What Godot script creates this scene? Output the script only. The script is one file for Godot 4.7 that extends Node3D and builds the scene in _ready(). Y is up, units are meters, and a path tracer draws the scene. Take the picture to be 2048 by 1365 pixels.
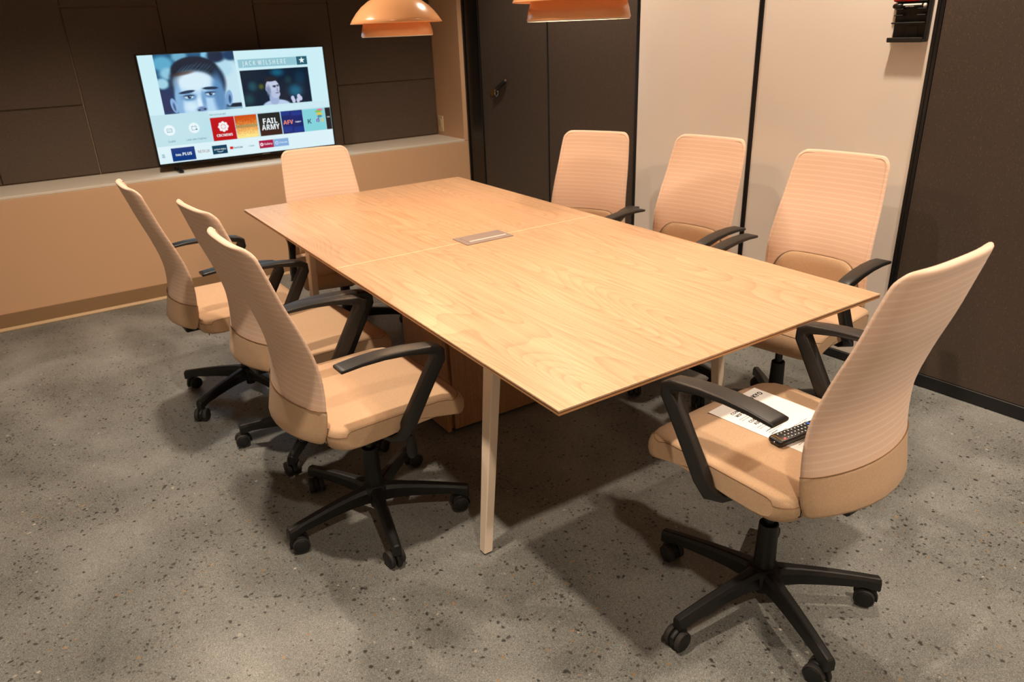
extends Node3D
# A small meeting room: wooden table, eight mesh office chairs, two pendant lamps, a television in an alcove, a folding partition with whiteboards.

const LIN := 0
var rng := RandomNumberGenerator.new()
var mats := {}
var meshes := {}
var names := {}
const WALL_AT := Vector3(1.39, 0, -2.5)   # where the folding partition starts
const WALL_A := 0.05694                    # its angle to the table, radians

func _ready() -> void:
	rng.seed = 11
	# ---------------------------------------------------------------- camera, environment, lights
	var cam := Camera3D.new()
	cam.name = "camera"
	cam.position = Vector3(-1.511, 1.55, 2.533)
	cam.rotation = Vector3(-0.405, -0.569, -0.039)
	cam.fov = rad_to_deg(2.0 * atan(682.5 / 1468.3))
	cam.near = 0.05
	var lens := CameraAttributesPhysical.new()
	lens.frustum_focal_length = 12.0 / (682.5 / 1468.3)
	lens.frustum_focus_distance = 2.2
	lens.exposure_aperture = 5.0
	cam.attributes = lens
	add_child(cam)
	cam.current = true
	var env := Environment.new()
	env.background_mode = Environment.BG_COLOR
	env.background_color = Color(0, 0, 0)
	env.tonemap_mode = Environment.TONE_MAPPER_LINEAR
	env.tonemap_exposure = 1.08
	env.sdfgi_enabled = true
	env.ssao_enabled = true
	env.ssil_enabled = true
	var we := WorldEnvironment.new()
	we.name = "environment"
	we.environment = env
	add_child(we)
	make_materials()
	for p in [[-1.08, 0.95, 1.1, "chairs opposite the whiteboards"], [1.08, 0.85, 0.68, "chairs before the whiteboards"], [-1.08, -1.05, 1.1, "tan wall and the chair nearest it"], [1.08, -1.05, 0.72, "latched fabric panel"], [-1.08, 2.75, 0.85, "bare floor by the plain wall"], [1.08, 2.75, 1.35, "floor by the last fabric panel"]]:
		downlight(p[0], p[1], p[2], p[3])
	room()
	alcove()
	partition()
	table()
	chairs()
	lamps()
	television()
	small_things()

# -------------------------------------------------------------------- nodes
func numbered(called: String) -> String:
	var n: int = names.get(called, 0)
	names[called] = n + 1
	return called if n == 0 else "%s_%03d" % [called, n]

func thing(called: String, label: String, category: String, at := Vector3.ZERO, turn := 0.0, group := "") -> Node3D:
	var o := Node3D.new()
	o.name = numbered(called)
	add_child(o)
	o.position = at
	o.rotation.y = turn
	o.set_meta("label", label)
	o.set_meta("category", category)
	if group != "":
		o.set_meta("group", group)
	return o

func structure(called: String, label: String, category: String) -> Node3D:
	var o := thing(called, label, category)
	o.set_meta("kind", "structure")
	return o

func part(called: String, mesh: Mesh, mat: Material, parent: Node3D, at := Vector3.ZERO, turn := Vector3.ZERO) -> MeshInstance3D:
	var o := MeshInstance3D.new()
	o.name = called
	o.mesh = mesh
	o.material_override = mat
	o.cast_shadow = GeometryInstance3D.SHADOW_CASTING_SETTING_ON
	parent.add_child(o, true)
	o.position = at
	o.rotation = turn
	return o

# -------------------------------------------------------------------- mesh building
func begin() -> SurfaceTool:
	var st := SurfaceTool.new()
	st.begin(Mesh.PRIMITIVE_TRIANGLES)
	st.set_smooth_group(-1)
	return st

func done(st: SurfaceTool) -> ArrayMesh:
	st.generate_normals()
	return st.commit()

func poly(st: SurfaceTool, p: Array, inside: Vector3) -> void:
	# a flat convex face, turned so that it looks away from a point inside the body
	var n: Vector3 = (p[1] - p[0]).cross(p[2] - p[0])
	var mid := Vector3.ZERO
	for v in p:
		mid += v
	mid /= p.size()
	var q := p.duplicate()
	if n.dot(mid - inside) < 0.0:
		q.reverse()
	for i in range(1, q.size() - 1):
		st.add_vertex(q[0])
		st.add_vertex(q[i + 1])
		st.add_vertex(q[i])

func add_box(st: SurfaceTool, c: Vector3, size: Vector3, ch := 0.0, b := Basis.IDENTITY) -> void:
	# a box with chamfered edges
	var h := size / 2.0
	ch = minf(ch, minf(h.x, minf(h.y, h.z)) * 0.9)
	var pt := func(s: Array, axis: int) -> Vector3:
		var v := Vector3.ZERO
		for k in 3:
			v[k] = s[k] * (h[k] if k == axis else h[k] - ch)
		return c + b * v
	for axis in 3:
		var u := (axis + 1) % 3
		var w := (axis + 2) % 3
		for sg in [-1, 1]:
			var f := []
			for q in [[-1, -1], [1, -1], [1, 1], [-1, 1]]:
				var s := [0, 0, 0]
				s[axis] = sg
				s[u] = q[0]
				s[w] = q[1]
				f.append(pt.call(s, axis))
			poly(st, f, c)
	if ch <= 0.0:
		return
	for axis in 3:
		var u := (axis + 1) % 3
		var w := (axis + 2) % 3
		for su in [-1, 1]:
			for sw in [-1, 1]:
				var s0 := [0, 0, 0]
				s0[axis] = -1
				s0[u] = su
				s0[w] = sw
				var s1 := s0.duplicate()
				s1[axis] = 1
				poly(st, [pt.call(s0, u), pt.call(s1, u), pt.call(s1, w), pt.call(s0, w)], c)
	for x in [-1, 1]:
		for y in [-1, 1]:
			for z in [-1, 1]:
				var s := [x, y, z]
				poly(st, [pt.call(s, 0), pt.call(s, 1), pt.call(s, 2)], c)

func box(size: Vector3, ch := 0.002, at := Vector3.ZERO) -> ArrayMesh:
	var st := begin()
	add_box(st, at, size, ch)
	return done(st)

func add_loft(st: SurfaceTool, rings: Array, caps := true, hard := false) -> void:
	# skin over closed rings of equal length; the winding is found from the enclosed volume
	var tris := PackedVector3Array()
	var ends := PackedVector3Array()
	var n: int = rings[0].size()
	for i in rings.size() - 1:
		for j in n:
			var k := (j + 1) % n
			var a: Vector3 = rings[i][j]
			var b: Vector3 = rings[i][k]
			var c: Vector3 = rings[i + 1][k]
			var d: Vector3 = rings[i + 1][j]
			tris.append_array(PackedVector3Array([a, b, c, a, c, d]))
	if caps:
		for e in [0, rings.size() - 1]:
			var m := Vector3.ZERO
			for v in rings[e]:
				m += v
			m /= n
			for j in n:
				var a: Vector3 = rings[e][j]
				var b: Vector3 = rings[e][(j + 1) % n]
				ends.append_array(PackedVector3Array([m, b, a] if e == 0 else [m, a, b]))
	var vol := 0.0
	var o: Vector3 = rings[0][0]
	for t in [tris, ends]:
		for i in range(0, t.size(), 3):
			vol += (t[i] - o).dot((t[i + 1] - o).cross(t[i + 2] - o))
	for t in [tris, ends]:
		st.set_smooth_group(-1 if hard or t == ends else 1)
		for i in range(0, t.size(), 3):
			if t[i].is_equal_approx(t[i + 1]) or t[i + 1].is_equal_approx(t[i + 2]) or t[i].is_equal_approx(t[i + 2]):
				continue
			st.add_vertex(t[i])
			st.add_vertex(t[i + 2] if vol > 0 else t[i + 1])
			st.add_vertex(t[i + 1] if vol > 0 else t[i + 2])
	st.set_smooth_group(-1)

func lathe(profile: Array, n := 24, closed := false) -> ArrayMesh:
	# (radius, height) pairs about the y axis; closed joins the last pair to the first (a shell)
	var st := begin()
	add_lathe(st, profile, n, closed)
	return done(st)

func add_lathe(st: SurfaceTool, profile: Array, n := 24, closed := false, at := Vector3.ZERO, b := Basis.IDENTITY) -> void:
	if closed:
		var rings := []
		for j in n + 1:
			var a := TAU * j / n
			var r := PackedVector3Array()
			for p in profile:
				r.append(at + b * Vector3(p[0] * cos(a), p[1], p[0] * sin(a)))
			rings.append(r)
		add_loft(st, rings, false)
		return
	var rr := []
	for p in profile:
		var r := PackedVector3Array()
		for j in n:
			var a := TAU * j / n
			r.append(at + b * Vector3(p[0] * cos(a), p[1], p[0] * sin(a)))
		rr.append(r)
	add_loft(st, rr)

func add_tube(st: SurfaceTool, path: Array, r: float, n := 8, closed := false) -> void:
	var rings := []
	var m := path.size()
	for i in m:
		var a: Vector3 = path[(i - 1 + m) % m] if closed or i > 0 else path[i]
		var b: Vector3 = path[(i + 1) % m] if closed or i < m - 1 else path[i]
		var t := (b - a).normalized()
		var u := t.cross(Vector3.UP)
		if u.length() < 0.1:
			u = t.cross(Vector3.RIGHT)
		u = u.normalized()
		var v := t.cross(u)
		var ring := PackedVector3Array()
		for j in n:
			var w := TAU * j / n
			ring.append(path[i] + (u * cos(w) + v * sin(w)) * r)
		rings.append(ring)
	if closed:
		rings.append(rings[0])
	add_loft(st, rings, not closed)

func lerp_table(tab: Array, y: float) -> float:
	if y <= tab[0][0]:
		return tab[0][1]
	for i in tab.size() - 1:
		if y <= tab[i + 1][0]:
			var t: float = (y - tab[i][0]) / (tab[i + 1][0] - tab[i][0])
			var p0: float = tab[maxi(i - 1, 0)][1]
			var p3: float = tab[mini(i + 2, tab.size() - 1)][1]
			return cubic_interpolate(tab[i][1], tab[i + 1][1], p0, p3, t)
	return tab[-1][1]

# -------------------------------------------------------------------- materials
func mat(key: String, c: Color, rough := 0.6, metal := 0.0) -> StandardMaterial3D:
	var m := StandardMaterial3D.new()
	m.resource_name = key
	m.albedo_color = c
	m.roughness = rough
	m.metallic = metal
	mats[key] = m
	return m

func textured(key: String, img: Image, size: float, rough := 0.6, tint := Color.WHITE, world := true) -> StandardMaterial3D:
	var m := mat(key, tint, rough)
	m.albedo_texture = ImageTexture.create_from_image(img)
	m.uv1_triplanar = true
	m.uv1_world_triplanar = world
	m.uv1_triplanar_sharpness = 8.0
	m.uv1_scale = Vector3.ONE / size
	return m

func pixels(w: int, h: int, f: Callable) -> Image:
	var data := PackedByteArray()
	data.resize(w * h * 3)
	var k := 0
	for y in h:
		for x in w:
			var c: Vector3 = f.call(x, y)
			data[k] = clampi(int(c.x * 255.0), 0, 255)
			data[k + 1] = clampi(int(c.y * 255.0), 0, 255)
			data[k + 2] = clampi(int(c.z * 255.0), 0, 255)
			k += 3
	return Image.create_from_data(w, h, false, Image.FORMAT_RGB8, data)

func concrete() -> Image:
	# ground concrete: fine sand, pale paste in broad patches, dark pebbles cut through
	var n := 2048
	var big := FastNoiseLite.new()
	big.seed = 5
	big.frequency = 1.0
	big.fractal_octaves = 4
	var g := 256
	var coarse := PackedFloat32Array()
	coarse.resize(g * g)
	for y in g:
		for x in g:
			var a := TAU * x / g
			var b := TAU * y / g
			coarse[y * g + x] = big.get_noise_3d(cos(a) * 1.1 + cos(b) * 0.7, sin(a) * 1.1 + 3.0, sin(b) * 1.1 + cos(b) * 0.5)
	var data := PackedByteArray()
	data.resize(n * n * 3)
	var k := 0
	var r := RandomNumberGenerator.new()
	r.seed = 77
	for y in n:
		for x in n:
			var m := coarse[(y >> 3) * g + (x >> 3)]
			var t := r.randi()
			var v := 0.488 + m * 0.11 + (float(t & 255) / 255.0 - 0.5) * 0.20
			var warm := float((t >> 8) & 255) / 255.0
			var pick := (t >> 16) & 255
			if pick < 16:
				v -= 0.13
			elif pick > 244:
				v += 0.15
			data[k] = clampi(int((v - 0.006 + (0.03 if warm > 0.9 else 0.0)) * 255.0), 0, 255)
			data[k + 1] = clampi(int((v + 0.004) * 255.0), 0, 255)
			data[k + 2] = clampi(int((v - 0.006 - (0.03 if warm > 0.9 else 0.0)) * 255.0), 0, 255)
			k += 3
	for i in 42000:
		var cx := r.randi() % n
		var cy := r.randi() % n
		var m := coarse[(cy >> 3) * g + (cx >> 3)]
		var dense := clampf(0.72 - m * 1.5, 0.28, 1.0)
		if r.randf() > dense:
			continue
		var s := 0.8 + 3.6 * pow(r.randf(), 4.2)
		var rx := s * r.randf_range(0.7, 1.5)
		var ry := s * r.randf_range(0.6, 1.1)
		var a := r.randf() * TAU
		var tone := r.randf()
		var col := Vector3(0.20, 0.195, 0.185) if tone < 0.66 else (Vector3(0.34, 0.32, 0.29) if tone < 0.90 else (Vector3(0.56, 0.45, 0.33) if tone < 0.965 else Vector3(0.66, 0.64, 0.60)))
		col += Vector3.ONE * r.randf_range(-0.03, 0.09)
		var lobe := r.randf() * TAU
		var e := int(ceil(s * 1.8))
		for dy in range(-e, e + 1):
			for dx in range(-e, e + 1):
				var u := (dx * cos(a) + dy * sin(a)) / rx
				var w := (-dx * sin(a) + dy * cos(a)) / ry
				var d := sqrt(u * u + w * w) * (1.0 + 0.10 * sin(3.0 * atan2(w, u) + lobe) + 0.10 * sin(5.0 * atan2(w, u) + lobe * 2.0))
				if d < 1.0:
					var q := (posmod(cy + dy, n) * n + posmod(cx + dx, n)) * 3
					var mixv := clampf((1.0 - d) * 3.0, 0.0, 0.85)
					for ch in 3:
						data[q + ch] = clampi(int(lerpf(data[q + ch], col[ch] * 255.0, mixv)), 0, 255)
	return Image.create_from_data(n, n, false, Image.FORMAT_RGB8, data)

func wood(w: int, h: int, light: Vector3, dark: Vector3, contrast: float, seed_: int) -> Image:
	# flat-cut veneer, grain along v: long wavering lines with cathedral arches here and there
	var a := FastNoiseLite.new()
	a.seed = seed_
	a.frequency = 1.0
	a.fractal_type = FastNoiseLite.FRACTAL_FBM
	a.fractal_octaves = 2
	var f := FastNoiseLite.new()
	f.seed = seed_ + 9
	f.frequency = 1.0
	f.fractal_type = FastNoiseLite.FRACTAL_NONE
	return pixels(w, h, func(x: int, y: int) -> Vector3:
		var u := float(x) / w
		var v := float(y) / h
		var ring := a.get_noise_2d(u * 3.0, v * 1.0) * 15.0 + u * 30.0
		var saw: float = ring - floorf(ring)
		var line: float = pow(saw, 3.0) * (1.0 - smoothstep(0.93, 1.0, saw))
		var fine := f.get_noise_2d(u * 210.0, v * 7.0)
		var mid := f.get_noise_2d(u * 46.0 + 31.0, v * 2.6)
		var t := clampf(0.30 + 0.50 * line + 0.26 * fine + 0.22 * mid, 0.0, 1.0) * contrast
		return light.lerp(dark, t))

func felt(base: Vector3, spread: float, seed_: int, ticks := 0) -> Image:
	var r := RandomNumberGenerator.new()
	r.seed = seed_
	var img := pixels(512, 512, func(_x: int, _y: int) -> Vector3:
		var q := r.randf()
		return base * (1.0 + (r.randf() - 0.5) * spread) + (Vector3(0.03, 0.025, 0.015) if q > 0.97 else Vector3.ZERO))
	for i in ticks:
		var x := r.randi() % 512
		var y := r.randi() % 512
		for j in 3 + r.randi() % 7:
			img.set_pixel(x, (y + j) % 512, Color(base.x + 0.15, base.y + 0.105, base.z + 0.05))
	return img

func make_materials() -> void:
	var m := textured("polished_concrete", concrete(), 3.0, 0.42)
	m.metallic_specular = 0.4
	m = textured("light_oak_veneer", wood(1024, 2048, Vector3(0.80, 0.67, 0.54), Vector3(0.685, 0.535, 0.405), 1.0, 3), 2.0, 0.36)
	m.uv1_scale = Vector3(1.0 / 1.2, 1.0 / 2.4, 1.0 / 2.4)
	m = textured("oak_carcass", wood(512, 1024, Vector3(0.70, 0.53, 0.37), Vector3(0.56, 0.40, 0.26), 1.0, 21), 1.0, 0.5)
	m.uv1_scale = Vector3(1.0 / 0.5, 1.0 / 1.1, 1.0 / 0.5)
	mat("oak_edge", Color(0.68, 0.50, 0.335), 0.5)
	mat("oak_edge_dark", Color(0.43, 0.29, 0.18), 0.5)
	mat("joint_strip", Color(0.93, 0.83, 0.69), 0.45)
	textured("alcove_felt", felt(Vector3(0.35, 0.30, 0.26), 0.30, 4), 0.7, 0.95)
	textured("partition_fabric", felt(Vector3(0.29, 0.245, 0.21), 0.30, 8, 500), 0.55, 0.95)
	m = mat("whiteboard", Color(0.95, 0.915, 0.88), 0.13)
	mat("wall_paint", Color(0.855, 0.70, 0.56), 0.75)
	mat("ledge_paint", Color(0.90, 0.86, 0.80), 0.5)
	mat("base_vinyl", Color(0.60, 0.475, 0.345), 0.5)
	mat("base_bead", Color(0.78, 0.66, 0.50), 0.5)
	mat("ceiling_paint", Color(0.66, 0.65, 0.63), 0.9)
	mat("plain_paint", Color(0.70, 0.66, 0.61), 0.8)
	mat("black_trim", Color(0.075, 0.075, 0.08), 0.35)
	mat("black_jamb", Color(0.10, 0.09, 0.085), 0.3)
	# chair
	var stripes := pixels(64, 256, func(x: int, y: int) -> Vector3:
		var band := fposmod(y / 256.0 * 4.0, 1.0)
		var rib := 0.5 + 0.5 * sin(y * TAU / 8.0)
		var pale := smoothstep(0.66, 0.74, band) * (1.0 - smoothstep(0.94, 1.0, band))
		var cell := -0.025 if (x % 4 == 0) else 0.0
		var c := Vector3(0.89, 0.76, 0.67).lerp(Vector3(0.912, 0.80, 0.718), pale)
		return c * (1.0 + cell + 0.02 * (rib - 0.5)))
	m = textured("back_mesh", stripes, 0.076, 0.85, Color.WHITE, false)
	m.rim_enabled = true
	m.rim = 0.25
	var weave := pixels(128, 128, func(x: int, y: int) -> Vector3:
		var over := ((x / 2 + y / 2) % 2) * 0.09
		return Vector3(0.75, 0.625, 0.50) * (0.94 + over + rng.randf_range(-0.05, 0.05)))
	m = textured("seat_fabric", weave, 0.16, 0.9, Color.WHITE, false)
	m.rim_enabled = true
	m.rim = 0.2
	mat("seam_thread", Color(0.52, 0.39, 0.28), 0.9)
	mat("chair_black", Color(0.10, 0.094, 0.09), 0.42)
	mat("base_black", Color(0.06, 0.06, 0.06), 0.5)
	mat("wheel_black", Color(0.075, 0.075, 0.075), 0.55)
	mat("wheel_tread", Color(0.17, 0.165, 0.16), 0.7)
	mat("gas_steel", Color(0.16, 0.16, 0.165), 0.25, 0.5)
	mat("leg_cream", Color(0.95, 0.88, 0.80), 0.45)
	mat("foot_black", Color(0.05, 0.05, 0.05), 0.6)
	mat("brushed_plate", Color(0.53, 0.475, 0.45), 0.55, 0.0)
	mat("plate_groove", Color(0.40, 0.33, 0.29), 0.5)
	mat("plate_bar", Color(0.82, 0.79, 0.77), 0.3)
	# lamps
	mat("shade_orange", Color(0.95, 0.70, 0.49), 0.22)
	mat("shade_inside", Color(0.95, 0.92, 0.87), 0.5)
	mat("cord_black", Color(0.06, 0.06, 0.06), 0.5)
	m = mat("bulb_glow", Color(1, 0.9, 0.75), 0.5)
	m.emission_enabled = true
	m.emission = Color(1.0, 0.86, 0.70)
	m.emission_energy_multiplier = 4.0
	m = mat("downlight_glow", Color(1, 0.95, 0.88), 0.5)
	m.emission_enabled = true
	m.emission = Color(1.0, 0.86, 0.68)
	m.emission_energy_multiplier = 6.0
	mat("downlight_ring", Color(0.85, 0.85, 0.85), 0.5)
	# electronics and small things
	mat("tv_bezel", Color(0.04, 0.04, 0.045), 0.25)
	mat("chrome", Color(0.75, 0.75, 0.76), 0.2, 1.0)
	mat("paper_white", Color(0.93, 0.925, 0.92), 0.7)
	mat("ink", Color(0.05, 0.05, 0.05), 0.8)
	mat("ivory_plastic", Color(0.90, 0.83, 0.68), 0.45)
	mat("ivory_rocker", Color(0.84, 0.76, 0.60), 0.4)
	mat("brass", Color(0.55, 0.42, 0.20), 0.35, 0.8)
	mat("holder_black", Color(0.085, 0.08, 0.078), 0.55)
	mat("marker_red", Color(0.80, 0.09, 0.07), 0.35)
	mat("marker_black", Color(0.06, 0.06, 0.06), 0.35)
	mat("marker_white", Color(0.93, 0.92, 0.90), 0.4)
	mat("print_white", Color(0.92, 0.92, 0.92), 0.6)
	mat("remote_black", Color(0.055, 0.055, 0.06), 0.35)
	mat("button_black", Color(0.13, 0.13, 0.135), 0.5)
	mat("button_red", Color(0.80, 0.10, 0.08), 0.4)
	mat("button_blue", Color(0.10, 0.35, 0.75), 0.4)
	mat("button_orange", Color(0.93, 0.50, 0.10), 0.4)
	mat("button_green", Color(0.08, 0.42, 0.30), 0.4)

# -------------------------------------------------------------------- lights of the ceiling
func downlight(x: float, z: float, k: float, over: String) -> void:
	var t := thing("recessed_downlight", "round white recessed downlight in the ceiling above the %s" % over, "light", Vector3(x, 2.70, z), 0.0, "recessed ceiling downlights")
	part("trim_ring", lathe([[0.052, -0.001], [0.075, -0.001], [0.075, -0.006], [0.066, -0.010], [0.052, -0.008]], 24, true), mats["downlight_ring"], t)
	part("lens", lathe([[0.0, -0.002], [0.050, -0.002], [0.050, -0.004], [0.0, -0.004]], 24), mats["downlight_glow"], t)
	var l := SpotLight3D.new()
	l.name = "downlight_beam"
	l.light_color = Color(1.0, 0.91, 0.81)
	l.light_energy = 3.7 * k
	l.spot_range = 12.0
	l.spot_attenuation = 2.0
	l.spot_angle = 62.0
	l.spot_angle_attenuation = 0.5
	l.light_size = 0.05
	l.shadow_enabled = true
	t.add_child(l)
	l.position = Vector3(0, -0.02, 0)
	l.rotation = Vector3(-PI / 2, 0, 0)

# -------------------------------------------------------------------- the room
func room() -> void:
	var f := structure("floor", "ground grey concrete floor with dark pebbles", "floor")
	part("slab", box(Vector3(4.9, 0.1, 7.2), 0.0), mats["polished_concrete"], f, Vector3(-0.45, -0.05, 0.4))
	var c := structure("ceiling", "plain pale ceiling above the room", "ceiling")
	part("slab", box(Vector3(4.9, 0.1, 7.2), 0.0), mats["ceiling_paint"], c, Vector3(-0.45, 2.75, 0.4))
	var l := structure("wall_left", "plain painted wall opposite the whiteboards", "wall")
	part("plaster", box(Vector3(0.1, 2.7, 7.2), 0.0), mats["plain_paint"], l, Vector3(-2.75, 1.35, 0.4))
	var w := structure("wall_front", "plain painted wall facing the television", "wall")
	part("plaster", box(Vector3(4.9, 2.7, 0.1), 0.0), mats["plain_paint"], w, Vector3(-0.45, 1.35, 3.75))

func alcove() -> void:
	var w := structure("wall_back", "tan wall with a deep ledge and dark felt panels above it", "wall")
	part("lower_wall", box(Vector3(4.1, 0.752, 0.44), 0.004), mats["wall_paint"], w, Vector3(-0.66, 0.376, -2.72))
	part("ledge", box(Vector3(4.05, 0.016, 0.43), 0.002), mats["ledge_paint"], w, Vector3(-0.675, 0.759, -2.715))
	part("return_wall", box(Vector3(0.055, 1.948, 0.44), 0.004), mats["wall_paint"], w, Vector3(1.3775, 1.726, -2.72))
	part("rear_wall", box(Vector3(4.9, 2.7, 0.1), 0.0), mats["wall_paint"], w, Vector3(-0.45, 1.35, -3.0))
	var cols := [-2.70, -2.19, -1.648, -1.11, -0.57, 0.026, 0.545, 1.348]
	for i in cols.size() - 1:
		var seams: Array = [0.77, 1.195, 2.30, 2.695] if i % 2 == 0 else [0.77, 1.748, 2.695]
		if i == 4:
			seams = [0.77, 2.0, 2.695]
		for j in seams.size() - 1:
			var s := Vector3(cols[i + 1] - cols[i] - 0.005, seams[j + 1] - seams[j] - 0.006, 0.03)
			part("felt_panel", box(s, 0.004), mats["alcove_felt"], w, Vector3((cols[i] + cols[i + 1]) / 2, (seams[j] + seams[j + 1]) / 2, -2.935))
	var b := structure("baseboard_back", "brown vinyl baseboard under the tan wall", "baseboard")
	part("skirting", box(Vector3(4.09, 0.082, 0.006), 0.001), mats["base_vinyl"], b, Vector3(-0.66, 0.061, -2.497))
	var st := begin()
	var prof := [[0.0, 0.001], [0.016, 0.001], [0.016, 0.006], [0.009, 0.016], [0.003, 0.021], [0.0, 0.021]]
	var rings := []
	for x in [-2.70, 1.385]:
		var r := PackedVector3Array()
		for p in prof:
			r.append(Vector3(x, p[1], -2.5 + p[0]))
		rings.append(r)
	add_loft(st, rings, true, true)
	part("toe_bead", done(st), mats["base_bead"], b)

func partition() -> void:
	var w := structure("wall_right", "folding partition of dark fabric panels and cream whiteboards", "wall")
	w.position = WALL_AT
	w.rotation.y = WALL_A - PI / 2
	part("jamb", box(Vector3(0.20, 2.68, 0.06), 0.003), mats["black_jamb"], w, Vector3(0.10, 1.34, -0.03))
	part("jamb_edge", box(Vector3(0.016, 2.68, 0.012), 0.002), mats["black_trim"], w, Vector3(0.010, 1.34, 0.004))
	part("jamb_edge", box(Vector3(0.018, 2.68, 0.012), 0.002), mats["black_trim"], w, Vector3(0.201, 1.34, 0.004))
	var spans := [[0.210, 0.962, "f"], [0.972, 1.748, "f"], [1.768, 2.535, "w"], [2.560, 3.346, "w"], [3.376, 4.17, "f"], [4.19, 4.98, "f"], [5.0, 6.2, "f"]]
	for i in spans.size():
		var a: float = spans[i][0]
		var e: float = spans[i][1]
		var white: bool = spans[i][2] == "w"
		var low := 0.046 if white else 0.062
		part("whiteboard_panel" if white else "fabric_panel", box(Vector3(e - a, 2.66 - low, 0.05), 0.002), mats["whiteboard" if white else "partition_fabric"], w, Vector3((a + e) / 2, (2.66 + low) / 2, -0.025))
		part("base_rail", box(Vector3(e - a, low - 0.004, 0.056), 0.003), mats["black_trim"], w, Vector3((a + e) / 2, low / 2 + 0.001, -0.024))
		if i < spans.size() - 1:
			var n: float = spans[i + 1][0]
			var gap: float = n - e
			part("edge_trim", box(Vector3(gap * 0.46, 2.66, 0.010), 0.0015), mats["black_trim"], w, Vector3(e + gap * 0.25, 1.335, 0.0))
			part("edge_trim", box(Vector3(gap * 0.46, 2.66, 0.010), 0.0015), mats["black_trim"], w, Vector3(n - gap * 0.25, 1.335, 0.0))

func on_partition(o: Node3D, s: float, y: float, out: float) -> void:
	o.rotation.y = WALL_A - PI / 2
	o.position = WALL_AT + Vector3(sin(WALL_A), 0, cos(WALL_A)) * s + Vector3(-cos(WALL_A), 0, sin(WALL_A)) * out + Vector3(0, y, 0)

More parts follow.
